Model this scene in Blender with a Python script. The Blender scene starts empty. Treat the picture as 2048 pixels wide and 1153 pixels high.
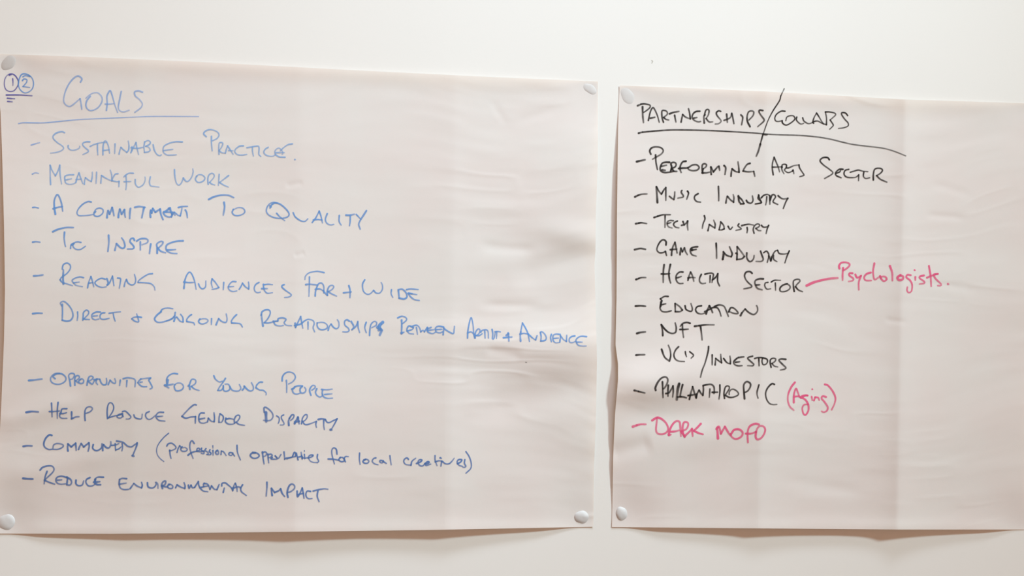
import bpy, math
import numpy as np
from mathutils import Matrix, Vector

# ------------------------------------------------------------------ camera
IMW, IMH = 2048, 1153
FOC = 1700.0                       # focal length in photo pixels
YAW, ROLL = math.radians(5.4), math.radians(1.0)
CAM = np.array([0.0, -1.10, 1.40])
Fw = np.array([math.sin(YAW), math.cos(YAW), 0.0])
R0 = np.array([math.cos(YAW), -math.sin(YAW), 0.0])
U0 = np.array([0.0, 0.0, 1.0])
Rt = R0 * math.cos(ROLL) + U0 * math.sin(ROLL)
Up = -R0 * math.sin(ROLL) + U0 * math.cos(ROLL)
MM = 0.001
PX = 0.65                          # about 0.65 mm of wall per photo pixel

sc = bpy.context.scene
col = sc.collection
cd = bpy.data.cameras.new('camera')
cd.sensor_width = 36.0
cd.lens = FOC / IMW * 36.0
cd.clip_start = 0.02
cam = bpy.data.objects.new('camera', cd)
m = Matrix.Identity(4)
for i in range(3):
    m[i][0], m[i][1], m[i][2], m[i][3] = Rt[i], Up[i], -Fw[i], CAM[i]
cam.matrix_world = m
col.objects.link(cam)
sc.camera = cam

# ------------------------------------------------------------------ world, ceiling lights, exposure
wd = bpy.data.worlds.new('world'); sc.world = wd; wd.use_nodes = True
bg = wd.node_tree.nodes['Background']
bg.inputs[0].default_value = (1.0, 0.565, 0.35, 1); bg.inputs[1].default_value = 0.64

def area(name, loc, target, sx, sy, power, colour, spread=180):
    l = bpy.data.lights.new(name, 'AREA'); l.shape = 'RECTANGLE'
    l.size, l.size_y, l.energy, l.color = sx, sy, power, colour
    l.spread = math.radians(spread)
    o = bpy.data.objects.new(name, l); o.location = loc
    o.rotation_euler = (Vector(target) - Vector(loc)).to_track_quat('-Z', 'Y').to_euler()
    col.objects.link(o); return o
area('ceiling_light', (2.3, -2.2, 3.5), (-1.0, 0, 0.72), 0.45, 0.35, 29.0, (0.71, 0.93, 0.955), 76)
area('ceiling_light', (0.45, -1.0, 3.5), (-0.30, 0, 0.40), 0.8, 0.30, 8.6, (0.72, 0.84, 0.94), 76)

vs = sc.view_settings
vs.view_transform = 'Standard'; vs.look = 'None'; vs.gamma = 1.0; vs.use_curve_mapping = False
vs.exposure = -0.03

# ------------------------------------------------------------------ helpers
def at(u, v, h=0.0):
    """the point h mm off the wall that the photo shows at pixel (u, v); the wall is the plane y = 0"""
    u = np.asarray(u, float); v = np.asarray(v, float); h = np.asarray(h, float) * MM
    d = [Fw[i] * FOC + Rt[i] * (u - IMW / 2) - Up[i] * (v - IMH / 2) for i in range(3)]
    t = (-h - CAM[1]) / d[1]
    return np.stack([CAM[i] + d[i] * t for i in range(3)], -1)

def mesh_obj(name, verts, faces, mat, parent=None, base=(0, 0, 0), smooth=True):
    me = bpy.data.meshes.new(name)
    me.from_pydata((np.asarray(verts) - np.asarray(base)).tolist(), [], faces)
    me.update()
    if smooth: me.polygons.foreach_set('use_smooth', [True] * len(me.polygons))
    me.materials.append(mat)
    o = bpy.data.objects.new(name, me); col.objects.link(o)
    if parent: o.parent = parent
    return o

def tag(o, **k):
    for a, b in k.items():
        if b: o[a] = b
    return o

def material(name):
    mt = bpy.data.materials.new(name); mt.use_nodes = True
    nt = mt.node_tree
    for n in list(nt.nodes): nt.nodes.remove(n)
    out = nt.nodes.new('ShaderNodeOutputMaterial')
    return mt, nt, out

def ss(x):
    x = np.clip(x, 0, 1); return x * x * (3 - 2 * x)

def bump2(u, v, cu, cv, ru, rv, ang=0.0):
    """soft round hill, 1 at its centre"""
    a = math.radians(ang); du, dv = u - cu, v - cv
    x = (du * math.cos(a) + dv * math.sin(a)) / ru; y = (-du * math.sin(a) + dv * math.cos(a)) / rv
    return np.exp(-(x * x + y * y))

def vnoise(x, y, seed):
    """smooth value noise in -1..1"""
    rs = np.random.RandomState(seed); T = rs.rand(128, 128) * 2 - 1
    xi, yi = np.floor(x).astype(int), np.floor(y).astype(int)
    fx, fy = x - xi, y - yi
    fx = fx * fx * fx * (fx * (fx * 6 - 15) + 10); fy = fy * fy * fy * (fy * (fy * 6 - 15) + 10)
    g = lambda a, b: T[a % 128, b % 128]
    return ((g(xi, yi) * (1 - fx) + g(xi + 1, yi) * fx) * (1 - fy)
            + (g(xi, yi + 1) * (1 - fx) + g(xi + 1, yi + 1) * fx) * fy)

# ------------------------------------------------------------------ materials
def wall_material(name, colour, fine=0.02):
    mt, nt, out = material(name)
    p = nt.nodes.new('ShaderNodeBsdfPrincipled'); p.inputs['Roughness'].default_value = 0.75
    tc = nt.nodes.new('ShaderNodeTexCoord')
    n = nt.nodes.new('ShaderNodeTexNoise'); n.inputs['Scale'].default_value = 260; n.inputs['Detail'].default_value = 3
    n2 = nt.nodes.new('ShaderNodeTexNoise'); n2.inputs['Scale'].default_value = 3.0; n2.inputs['Detail'].default_value = 2
    r = nt.nodes.new('ShaderNodeValToRGB')
    r.color_ramp.elements[0].color = [c * 0.985 for c in colour] + [1]; r.color_ramp.elements[0].position = 0.35
    r.color_ramp.elements[1].color = list(colour) + [1]; r.color_ramp.elements[1].position = 0.65
    b = nt.nodes.new('ShaderNodeBump'); b.inputs['Strength'].default_value = fine * 4; b.inputs['Distance'].default_value = 0.0004
    L = nt.links
    L.new(tc.outputs['Object'], n.inputs['Vector']); L.new(tc.outputs['Object'], n2.inputs['Vector'])
    L.new(n2.outputs['Fac'], r.inputs['Fac']); L.new(r.outputs['Color'], p.inputs['Base Color'])
    L.new(n.outputs['Fac'], b.inputs['Height']); L.new(b.outputs['Normal'], p.inputs['Normal'])
    L.new(p.outputs['BSDF'], out.inputs['Surface'])
    return mt

def paper_material():
    """thin butcher's paper: a warm white that lets a little light through"""
    mt, nt, out = material('thin_paper')
    L = nt.links
    tc = nt.nodes.new('ShaderNodeTexCoord')
    mp = nt.nodes.new('ShaderNodeMapping'); mp.inputs['Scale'].default_value = (1, 1, 1)
    n = nt.nodes.new('ShaderNodeTexNoise'); n.inputs['Scale'].default_value = 9.0; n.inputs['Detail'].default_value = 4
    r = nt.nodes.new('ShaderNodeValToRGB')
    r.color_ramp.elements[0].position = 0.35; r.color_ramp.elements[0].color = (0.815, 0.775, 0.775, 1)
    r.color_ramp.elements[1].position = 0.65; r.color_ramp.elements[1].color = (0.81, 0.80, 0.80, 1)
    fb = nt.nodes.new('ShaderNodeTexNoise'); fb.inputs['Scale'].default_value = 420; fb.inputs['Detail'].default_value = 3
    b = nt.nodes.new('ShaderNodeBump'); b.inputs['Strength'].default_value = 0.10; b.inputs['Distance'].default_value = 0.0003
    d = nt.nodes.new('ShaderNodeBsdfDiffuse'); t = nt.nodes.new('ShaderNodeBsdfTranslucent')
    t.inputs['Color'].default_value = (0.92, 0.60, 0.36, 1)
    mx = nt.nodes.new('ShaderNodeMixShader'); mx.inputs[0].default_value = 0.17
    L.new(tc.outputs['Object'], mp.inputs['Vector']); L.new(mp.outputs['Vector'], n.inputs['Vector'])
    L.new(tc.outputs['Object'], fb.inputs['Vector'])
    L.new(n.outputs['Fac'], r.inputs['Fac']); L.new(r.outputs['Color'], d.inputs['Color'])
    L.new(fb.outputs['Fac'], b.inputs['Height']); L.new(b.outputs['Normal'], d.inputs['Normal'])
    L.new(d.outputs[0], mx.inputs[1]); L.new(t.outputs[0], mx.inputs[2]); L.new(mx.outputs[0], out.inputs['Surface'])
    return mt

def ink_material(name, colour, dens):
    """marker ink soaked into paper: solid in the middle of the line, feathered at its rim, streaky"""
    mt, nt, out = material(name)
    L = nt.links
    d = nt.nodes.new('ShaderNodeBsdfDiffuse'); d.inputs['Color'].default_value = list(colour) + [1]
    tr = nt.nodes.new('ShaderNodeBsdfTransparent')
    mx = nt.nodes.new('ShaderNodeMixShader')
    a = nt.nodes.new('ShaderNodeAttribute'); a.attribute_name = 'rim'
    f = nt.nodes.new('ShaderNodeAttribute'); f.attribute_name = 'flow'
    mr = nt.nodes.new('ShaderNodeMapRange'); mr.interpolation_type = 'SMOOTHSTEP'
    mr.inputs['From Min'].default_value = 1.0; mr.inputs['From Max'].default_value = 0.45
    mr.inputs['To Min'].default_value = 0.0; mr.inputs['To Max'].default_value = dens
    tc = nt.nodes.new('ShaderNodeTexCoord')
    n = nt.nodes.new('ShaderNodeTexNoise'); n.inputs['Scale'].default_value = 120; n.inputs['Detail'].default_value = 2
    nr = nt.nodes.new('ShaderNodeMapRange'); nr.inputs['From Min'].default_value = 0.3; nr.inputs['From Max'].default_value = 0.7
    nr.inputs['To Min'].default_value = 0.80; nr.inputs['To Max'].default_value = 1.08
    m1 = nt.nodes.new('ShaderNodeMath'); m1.operation = 'MULTIPLY'
    m2 = nt.nodes.new('ShaderNodeMath'); m2.operation = 'MULTIPLY'; m2.use_clamp = True
    L.new(tc.outputs['Object'], n.inputs['Vector']); L.new(n.outputs['Fac'], nr.inputs['Value'])
    L.new(a.outputs['Fac'], mr.inputs['Value'])
    L.new(mr.outputs[0], m1.inputs[0]); L.new(f.outputs['Fac'], m1.inputs[1])
    L.new(m1.outputs[0], m2.inputs[0]); L.new(nr.outputs[0], m2.inputs[1])
    L.new(m2.outputs[0], mx.inputs[0]); L.new(tr.outputs[0], mx.inputs[1]); L.new(d.outputs[0], mx.inputs[2])
    L.new(mx.outputs[0], out.inputs['Surface'])
    return mt

WALL = wall_material('white_wall_paint', (0.775, 0.77, 0.765))
CEIL = wall_material('white_ceiling_paint', (0.82, 0.82, 0.80))
FLOOR = wall_material('grey_carpet', (0.30, 0.29, 0.28), 0.3)
PAPER = paper_material()
INK = {
    'faint': ink_material('faded_blue_marker', (0.25, 0.42, 0.78), 0.66),
    'pale': ink_material('pale_blue_marker', (0.26, 0.44, 0.76), 0.76),
    'blue': ink_material('blue_marker', (0.15, 0.33, 0.70), 0.83),
    'navy': ink_material('blue_marker_shaded', (0.10, 0.205, 0.49), 0.86),  # same blue ink, darkened partly to paint in shade on the lowest lines
    'violet': ink_material('violet_blue_marker', (0.10, 0.10, 0.40), 0.82),
    'black': ink_material('black_marker', (0.030, 0.028, 0.028), 0.88),
    'pink': ink_material('pink_marker', (0.80, 0.12, 0.27), 0.84),
}

# ------------------------------------------------------------------ the room
def slab(name, x0, x1, y0, y1, z0, z1, mat, label):
    v = [(x, y, z) for x in (x0, x1) for y in (y0, y1) for z in (z0, z1)]
    f = [(0, 1, 3, 2), (4, 6, 7, 5), (0, 4, 5, 1), (2, 3, 7, 6), (0, 2, 6, 4), (1, 5, 7, 3)]
    return tag(mesh_obj(name, v, f, mat, smooth=False), kind='structure', label=label)
wall = slab('wall_back', -7.0, 7.0, 0.0, 0.12, 0.0, 3.6, WALL, 'plain off-white painted wall behind the two sheets')
slab('floor', -3.2, 3.6, -4.2, 0.0, -0.06, 0.0, FLOOR, 'grey carpet floor')
slab('ceiling', -3.2, 3.6, -4.2, 0.0, 3.6, 3.66, CEIL, 'white ceiling')
# ---- handwriting strokes: (origin x, origin y, zoom) of the place they were measured in, then the pen strokes
# of one word; "!" marks a sharp turn, "w=" a pen width in mm, ";" lifts the pen
K = 6.827
A = (0, 90, 5.12)
B = (50, 250, K); C = (330, 250, K)
D = (50, 380, K); E = (340, 380, K); F = (500, 380, K)
G = (50, 530, K); H = (340, 530, K); I = (600, 560, K); J = (900, 580, K)
L1 = (40, 730, K); L2 = (320, 730, K); L3 = (500, 740, 8.235)
Q1 = (40, 860, K); R1 = (300, 870, K); S1 = (480, 870, K); T1 = (680, 860, K)
GOALS = [
 ('numeral_mark', 'violet', None, 1.9, [
  (A, "95,300 130,298 165,325 190,380 175,430 140,470 95,475 60,455 45,410 50,350 75,310 98,302;130,345 133,380 132,416;w=3.4 98,305 106,302 113,303;w=2.2 65,512 200,512 328,520;75,545 110,548 150,550;78,578 125,582")]),
 ('numeral_mark', 'blue', None, 2.0, [
  (A, "w=2.0 310,320 270,298 225,300 200,340 188,400 205,455 250,490 300,478 335,440 343,385 325,335 290,305;230,365 245,348 275,355 270,385 235,425! 305,435;235,325 260,313 305,325")]),
 ('heading', 'faint', None, 1.9, [
  (A, "190,805 250,797 440,798 620,782 800,765 1000,755 1300,742 1550,732 1850,732 2035,733"),
  (A, "w=2.5 825,380 838,345 800,318 750,345 700,410 665,490 652,570 670,610 710,630 750,610 820,550! 830,600 838,660;925,525 890,570 880,620 900,660 940,672 1000,645 1040,590 1045,540 1010,495 965,490 920,510 880,545;1090,670 1098,600 1095,530 1110,490 1130,468 1150,520 1175,610 1205,690;1078,605 1130,605 1165,600;1242,475 1225,560 1212,640 1230,675 1270,685 1322,668;1460,483 1420,470 1380,480 1385,520 1430,560 1458,605 1440,645 1380,690")]),
 ('text_line', 'pale', None, 2.3, [
  (B, "faint 85,275 150,255 200,242"),
  (B, "540,105 500,92 430,110 385,150 390,190 440,240 500,280 528,315 500,350 430,375 350,385;590,280 590,310 620,340 670,345 730,325 750,300 745,290;885,230 840,230 795,245 790,275 820,310 862,345 860,370 790,405;890,293 950,265 1050,240 1110,240;990,255 990,330 995,408;1065,408 1065,340 1070,270 1085,225 1110,222 1140,290 1155,385;1065,350 1150,338;1230,258 1228,320 1225,390;1285,398 1295,350 1310,305! 1340,335 1390,375! 1415,340 1420,280 1410,220;1445,380 1480,310 1515,240! 1530,320 1552,405;1450,310 1530,320 1610,305;1462,300 1455,350;1635,230 1625,300 1632,375! 1680,368 1710,345 1690,305 1650,290! 1700,265 1712,235 1680,212 1638,230;1750,270 1765,340 1800,400 1840,420 1862,408;2149,232 2060,230 1970,250 1900,290 1885,340 1895,380 1940,410 2000,412 2065,408;1890,352 1960,340 2020,333"),
  (C, "565,160 530,125 545,90 600,65 660,70 720,100 738,140 710,185 650,215;635,155 635,250 645,355;738,400 735,320 740,250 765,238 790,250 775,300 740,350! 775,378 820,385;825,385 840,330 855,285! 885,330 930,400;870,350 930,352;1072,285 1020,290 965,330 955,370 990,405 1050,412 1118,403;1120,310 1180,300 1240,290 1278,292 1285,330 1282,400 1310,430;1195,305 1195,360 1208,425;1410,305 1370,330 1350,370 1370,405 1420,425 1480,425 1510,400;1740,258 1680,270 1620,310 1575,355;1640,440 1560,435 1510,400 1505,350 1550,315 1590,340 1612,385 1600,400;1520,378 1630,378;w=2.6 1775,474 1779,476")]),
 ('text_line', 'pale', None, 2.3, [
  (B, "faint 100,672 140,655 185,662"),
  (B, "350,815 345,700 343,550! 370,620 415,695! 450,630 475,550! 480,680 500,805;665,680 600,682 548,700 545,750 560,795 610,812 660,805 690,790;560,750 635,735;695,785 715,710 738,655! 760,720 790,800;700,745 770,740;810,812 815,760 825,720! 870,755 905,772! 918,710 920,645;978,645 975,720 970,798;1035,795 1045,690! 1110,730 1185,765! 1185,690 1165,615;1270,665 1230,675 1195,740 1200,765! 1250,775 1285,770! 1282,845;1480,660 1420,660 1375,685 1350,710;1378,690 1385,790 1378,885;1355,775 1445,772;1505,745 1510,810 1550,850 1610,820 1640,760 1640,710;1712,710 1700,780 1715,830 1760,840 1830,848"),
  (C, "130,610 135,700 155,790 190,822 225,790 250,725! 290,770 330,760 370,700 385,640 380,600;435,700 415,740 440,780 480,785 530,760 545,720 510,685 460,680 425,705;590,810 585,740 600,685 640,660 670,680 665,720 610,785! 640,808 680,820;740,675 735,750 730,825;870,690 800,745 745,785! 800,820 865,848")]),
 ('text_line', 'blue', None, 2.3, [
  (D, "105,240 140,238 185,248"),
  (D, "w=2.8 415,332 402,250 400,150 425,80 445,65 470,100 500,190 515,290;385,258 440,240 510,228"),
  (D, "905,165 860,160 790,195 730,260 710,315 735,350 800,352 880,345 930,335;965,295 940,330 960,358 1010,358 1060,320 1065,270 1020,248 970,265 940,310;w=3 1120,378 1125,320 1135,285! 1155,330! 1190,240! 1205,300 1215,350;1275,375 1280,320 1295,265! 1320,330! 1358,270! 1362,330 1370,372;1440,255 1432,320 1430,390;1500,238 1560,228 1640,238;1625,240 1610,310 1595,380;w=3 1715,370 1710,320 1718,280! 1730,315! 1745,255! 1780,305! 1845,262! 1855,330 1885,405;w=3 1980,245 1925,290 1890,310 1920,355 1975,370 2010,345 1990,290 1960,250;1900,300 2000,310 2050,345;"),
  (E, "5,255 25,330! 60,305! 110,345 140,355! 155,300 165,245;w=2.6 20,370 40,300;115,240 170,228 238,225;210,275 228,310 238,380"),
  (E, "w=2.9 530,130 600,95 700,72 800,75 870,105;738,170 745,240 728,345;w=2.3 865,265 850,310 880,345 940,350 1005,325 1022,285 990,248 930,242 870,268"),
  (F, "w=3 285,230 270,215;w=2.4 275,245 300,200 350,178 420,200 500,270 535,330 510,370 430,388 340,380 260,345 225,295 235,235 270,190 320,170 370,180;365,320 410,370 475,420;590,312 620,370 690,420 750,430 790,395;850,445 900,380 945,290! 970,360 990,450;865,410 930,405 985,412;1055,325 1030,400 1050,455 1100,478 1145,470;1220,350 1218,430 1245,480;w=3 1312,345 1370,345 1425,332;w=2.3 1370,350 1368,430 1360,490;1450,335 1480,365 1512,400;w=2.8 1590,285 1555,340 1510,410 1485,470 1505,535")]),
 ('text_line', 'blue', None, 2.3, [
  (D, "w=2.6 105,715 150,708 205,715"),
  (D, "w=2.9 380,572 450,540 560,515 660,515;w=2.6 540,578 535,660 545,740 555,775;w=2.3 622,800 630,750 665,725;765,718 710,710 660,735 660,780 700,812 760,812 825,770;w=3 640,750 670,735"),
  (D, "w=2.8 1142,620 1145,720 1132,840;1228,825 1238,780 1250,735! 1300,785 1340,798 1365,770 1350,700 1320,655;1495,690 1480,662 1445,670 1435,710 1470,750 1490,785 1470,805 1400,808;1575,710 1575,820;1525,700 1570,672 1630,665 1675,680 1670,720 1600,750;1718,740 1708,800 1700,870;w=2.8 1805,865 1805,790 1800,740 1850,705 1885,712 1870,750 1815,800! 1860,840 1920,858;2160,696 2080,700 2000,720 1940,750 1925,790 1935,830 1975,855 2020,867 2075,870;1940,820 2000,820 2055,815")]),
 ('text_line', 'blue', None, 2.3, [
  (G, "w=3 120,152 180,148 245,138"),
  (G, "w=3.2 525,260 520,180 525,70;w=2.3 510,60 515,20 530,-8 560,-22 590,-20 620,10 615,60 570,120 500,170 480,205! 510,240 580,262 650,285;w=2.3 800,175 750,165 690,180 645,210 660,245 700,280 785,298;665,245 740,235;855,315 870,240 900,160! 920,220 940,300;870,250 930,240;1095,195 1040,185 985,210 955,245 985,285 1050,308 1110,300;w=2.8 1118,190 1135,240 1125,280!;w=2.3 1120,275 1150,255 1195,155! 1205,220 1215,285;1265,180 1305,190 1300,250 1288,320;1355,295 1365,245 1385,200! 1410,250 1460,275 1500,255 1512,200 1495,130;1740,120 1680,130 1590,185 1545,225 1545,240! 1640,245 1720,258 1765,300 1775,345"),
  (H, "w=2.8 190,322 200,235;w=2.3 195,240 225,150 265,100 300,130 335,220 358,335;w=2.6 190,235 250,242 325,240;w=2.3 390,260 410,305 445,328 485,300 490,220;575,190 565,250 580,310;575,190 620,240 668,310! 630,325 575,335;735,240 728,340;900,230 850,230 810,270 795,310 820,350 865,365 915,355;800,300 870,295;945,335 970,295 990,250! 1030,300 1075,330! 1078,280 1072,235;1215,240 1170,270 1150,320 1165,365 1200,380 1235,372;1290,270 1340,265 1400,270;1275,265 1280,310 1290,350 1330,388 1400,380;w=2.8 1255,325 1330,325;w=2.3 1560,270 1535,280 1530,305 1580,350 1650,400 1655,420 1620,440 1565,445"),
  (I, "330,-98 270,-112 215,-115 125,-95 75,-50 68,-5;130,-40 128,60 122,225;w=2.8 80,65 130,60 235,70;w=2.5 208,220 215,150 250,60 295,45 325,90 325,180;210,130 270,125 320,150! 350,190 375,212! 375,150 400,90 440,75 462,95 440,130 400,155 385,160! 430,190 500,222"),
  (I, "w=2.6 595,178 700,165;668,80 685,150 682,245"),
  (I, "885,0 855,60 865,150 910,195 960,190 1005,145! 1040,180 1090,180 1125,130 1125,70 1108,35;1250,135 1245,190 1268,240;w=2.8 1345,150 1355,250! 1420,262 1460,235 1450,180 1400,130 1340,135;w=2.5 1455,135 1510,125 1615,133;1480,185 1510,230 1560,268 1630,282;w=3 1480,183 1530,190;w=2.4 1490,185 1595,202")]),
 ('text_line', 'blue', None, 2.3, [
  (G, "w=2.8 105,668 170,660 235,662"),
  (G, "w=2.6 510,540 512,650 508,755! 570,770 625,755 655,700 640,620 590,545 530,500 485,520 500,560;w=2.3 718,645 720,700 712,760;790,755 795,700 800,650 840,618 870,640 860,680 800,740! 840,745 880,748;1030,645 970,645 915,680 920,730 960,750 1010,740;930,700 990,695;1090,655 1050,660 1025,695 1035,735 1080,745 1150,730;1150,662 1220,650 1305,642;1205,665 1215,720 1232,770"),
  (G, "w=2.5 1590,718 1540,710 1480,720 1460,738! 1500,770 1550,780 1548,745 1525,670"),
  (G, "w=2.6 1860,640 1800,690 1770,740 1800,780 1860,785 1940,765 2010,735 2050,690"),
  (H, "-130,645 -100,605 -30,590 40,600;72,650 60,700 10,745 -50,765;w=2.8 55,770 75,715 95,720;w=2.4 95,715 140,770 180,780! 175,720 145,675;295,680 265,700 230,745 230,775! 290,785 325,795 335,820;410,740 390,770 410,800 450,808 500,790 520,760 490,738 440,738 405,750;568,735 565,815;w=2.8 630,820 650,770 665,735!;w=2.4 665,735 710,775 765,785 780,740 768,670;910,680 870,720 838,770 845,795! 930,800 965,810 990,850"),
  (H, "w=3 1270,835 1255,740 1250,680;w=2.5 1245,690 1260,640 1310,615 1355,620 1370,660 1340,730 1290,790! 1340,795 1410,780 1470,770! 1410,770! 1440,820 1500,835 1550,828;1475,765 1480,735 1540,725 1585,745 1560,790 1590,825 1660,832;w=3 1710,800 1715,855;w=2.4 1715,855 1755,770 1785,705! 1800,790 1815,865;1700,830 1780,810 1840,765 1890,745 1950,760 1970,800 1955,860 1975,915;1885,780 1885,880"),
  (I, "w=2.4 235,590 235,630 260,670 310,682 365,665 375,625 340,590 290,580 235,590;385,690 400,640 425,605! 460,650 500,668 530,640 530,580 510,545;675,565 640,545 610,570 615,620 660,660 670,695 640,712 585,710;w=2.8 700,570 735,640 710,685!;w=2.4 710,680 760,640 790,570! 795,650 815,720;905,580 885,650 905,722;950,760 955,680 970,610 1010,570 1045,580 1040,620 980,655;w=4.5 1130,580 1075,640 1110,690 1090,755;w=4.5 1060,650 1120,690;1095,610 1075,690"),
  (I, "w=2.4 1335,520 1390,498 1445,515 1455,550 1400,600;w=2.8 1388,550 1390,640 1385,735! 1420,715;w=2.4 1395,720 1375,725;1460,700 1530,680 1550,655! 1490,630 1460,680 1490,730 1550,740;1520,640 1590,620 1630,650 1650,710! 1680,690 1700,710! 1740,650 1740,690;1590,650 1605,745;w=2.6 1740,650 1745,710 1810,735 1850,715;1750,690 1830,680;1790,650 1750,665;1960,645 1890,635 1850,660 1860,710 1910,725 1950,710;1860,680 1940,675;1955,750 1965,660! 2000,690 2090,735 2105,680 2110,635"),
  (J, "w=2.3 240,660 245,560 270,430 292,380 315,480 325,600 335,660;240,590 290,575 330,610! 345,660! 350,580 385,535 410,550 395,600 355,625! 400,625 440,600;420,580 440,555 490,545 520,570 525,660;475,560 480,660;575,540 585,600 580,670 600,665 620,580;615,572 650,568 690,575;640,575 635,665;"),
  (J, "w=2.9 732,655 790,648 845,645;795,590 800,640 805,700;770,620 800,600"),
  (J, "w=2.8 965,700 960,620 970,570;w=2.4 965,580 980,500 990,455! 1030,520 1065,600 1085,705;955,605 1010,595 1070,605! 1130,660 1170,685! 1190,625;1235,580 1245,640 1240,700! 1300,690 1315,650 1290,600 1250,570 1235,590;1385,610 1375,650 1385,710;1505,610 1450,605 1410,625 1410,690 1440,722 1490,720;1420,665 1480,660;1500,715 1510,630! 1550,680 1590,705! 1595,620;1705,630 1660,640 1630,670 1635,715 1680,720 1720,700;1865,640 1790,635 1740,660 1720,700 1750,755 1800,768 1860,768;1730,715 1805,715")]),

 ('text_line', 'blue', None, 2.3, [
  (L1, "w=3 120,215 200,208 300,195"),
  (L1, "w=2.5 480,190 450,160 500,125 570,125 620,165 625,210 585,250 520,268 450,252 418,210 430,160 480,120 540,118;690,290 680,220 665,150 690,120 730,120 745,145 720,190 690,200;750,280 748,200 765,155 800,150 810,180 760,220! 800,250;830,200 800,225 820,255 860,250 870,215 845,190 815,205;915,280 925,220 945,165 980,155 1000,175 975,205 930,225! 985,265 1010,230 1050,195! 1040,240 1060,270;1010,205 1070,195 1090,200! 1110,250 1140,275 1175,270 1185,230 1180,185;1205,270 1225,225 1230,210! 1265,245 1300,255 1305,225 1295,190;1370,210 1360,285;1410,190 1470,178 1550,190 1575,220 1570,300;1460,215 1455,300;1785,180 1720,185 1650,195! 1620,225 1610,245! 1640,280 1680,300 1730,300;1640,240 1670,235;1780,185 1760,210 1780,250 1805,300 1800,320 1775,332"),
  (L2, "w=2.4 240,125 180,120 120,150 90,200 95,260;w=4 105,210 95,275;w=3 65,282 120,315;65,280 130,275 180,265;w=2.4 205,270 195,300 215,350 265,355 310,330 320,290 290,255 240,250 205,270;w=2.8 410,335 400,280 385,290;w=2.4 400,280 430,205 470,200 490,220 480,260 430,295! 470,330 535,352"),
  (L2, "w=2.4 735,150 760,200 810,235 850,225!;895,185 860,240 810,310 790,350! 830,350 860,320 865,285! 870,350 910,362 950,340 955,300 930,265 890,265;955,300 985,345 1030,360 1080,355 1105,320 1085,270;w=2.8 1125,345 1145,325 1150,300!;w=2.4 1150,290 1190,335 1230,358 1270,345 1275,300 1250,245;1400,238 1360,240 1320,280 1310,315! 1360,345 1410,350 1450,385 1448,412"),
  (L3, "w=2.4 530,185 535,120 570,65 630,38 700,50 740,90 745,140 700,200 635,235;600,175 605,260 605,375;w=2.8 690,320 730,300 740,275;w=2.6 860,268 790,265 730,290 700,335 720,385 770,402 830,385;830,300 825,350 850,385 900,375 922,330 900,290;865,270 840,300;w=2.5 1005,420 985,360 990,310 1030,260 1070,265 1070,300 1020,335;1100,315 1080,370 1100,420 1150,450 1190,430 1200,400;1180,325 1270,330 1355,320;1195,340 1190,400 1220,450 1280,472 1360,468;1230,408 1290,402 1350,397")]),
 ('text_line', 'navy', None, 2.4, [
  (L1, "w=3.2 85,650 160,640 250,645"),
  (L1, "430,525 435,620 438,712;520,515 510,620 510,732;400,640 460,640 540,632;640,600 575,605 560,650 540,700 570,730 640,732;545,665 590,668 635,655;w=2.8 705,645 705,700 705,738! 760,715 805,710;w=2.4 890,760 885,700 890,620 920,580 965,575 990,600 960,640 900,665"),
  (L1, "w=2.3 1195,735 1190,640 1200,560 1225,520 1260,530 1280,580 1265,640 1210,725! 1290,700 1350,690 1400,670! 1350,680 1325,710 1350,728 1390,720 1400,680;1400,640 1440,635 1490,680 1515,715 1490,740 1450,742;1395,665 1410,710;1555,685 1570,720 1620,740 1660,735 1670,675;1765,640 1725,660 1715,700 1740,740 1780,745 1830,710 1850,690;1960,650 1900,650 1865,680 1860,720 1900,760 1980,770;1880,708 1950,702"),
  (L2, "w=2.5 495,550 470,545 420,580 350,650 300,705! 350,730 420,715 485,710! 482,800;w=2.4 605,660 560,660 535,690 530,750 550,790 600,798 640,785;w=2.8 540,745 610,730;w=2.4 650,780 660,730! 700,770 740,778! 745,730 738,655;805,785 808,720 820,670! 860,700 865,740 840,785 805,785;w=2.6 900,730 895,780 940,812 1000,810 1020,790;905,745 950,735 1000,745;w=2.4 1020,800 1015,750 1040,700 1080,690 1090,720 1060,770 1040,785! 1080,815 1155,828"),
  (L3, "w=2.5 235,700 232,630 260,620 320,660 370,720 378,780 340,830 270,840 225,832;w=4.5 262,705 268,855;w=2.1 440,760 478,790 482,840 465,885;555,745 522,762 518,800 540,840 562,885 550,908 500,910;w=3.2 640,915 635,850 650,800;w=2.5 650,800 690,745 725,750 710,800 670,835;w=3.2 735,888 760,840 790,785! 810,890;740,860 815,850;w=2.3 850,890 865,800 905,745 940,745 940,790 900,840 870,850! 895,895 940,905 1020,880 1095,850! 1085,900 1095,950;w=3 1125,820 1190,810 1240,820;w=2.4 1240,820 1270,865 1310,870 1370,840 1435,810! 1400,880 1340,985;1215,830 1215,920 1225,985;w=4 1330,990 1345,993")]),
 ('text_line', 'navy', None, 2.4, [
  (Q1, "w=3 45,228 100,220 165,222"),
  (Q1, "w=2.6 435,78 400,72 350,120 325,190 340,240 390,270 440,268 520,268 580,240 592,215 560,195 500,190 460,210 450,250;w=2.8 655,290 650,240 655,195! 700,235! 760,185! 765,240 768,280;800,270 815,230 835,190! 870,235! 940,180! 945,230 930,295;w=2.6 1000,205 992,250 1020,280 1060,285 1110,250 1120,190;w=2.8 1130,285 1130,240 1140,205! 1180,245 1220,245 1240,200 1240,165;w=2.3 1300,190 1305,285;1250,215 1300,210 1350,190;1395,190 1400,240 1392,290;1310,275 1350,262 1380,235;w=2.6 1320,155 1400,170 1440,200 1470,225 1520,235 1560,210 1600,180! 1590,230 1545,340;w=3.4 1535,355 1555,362"),
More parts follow.
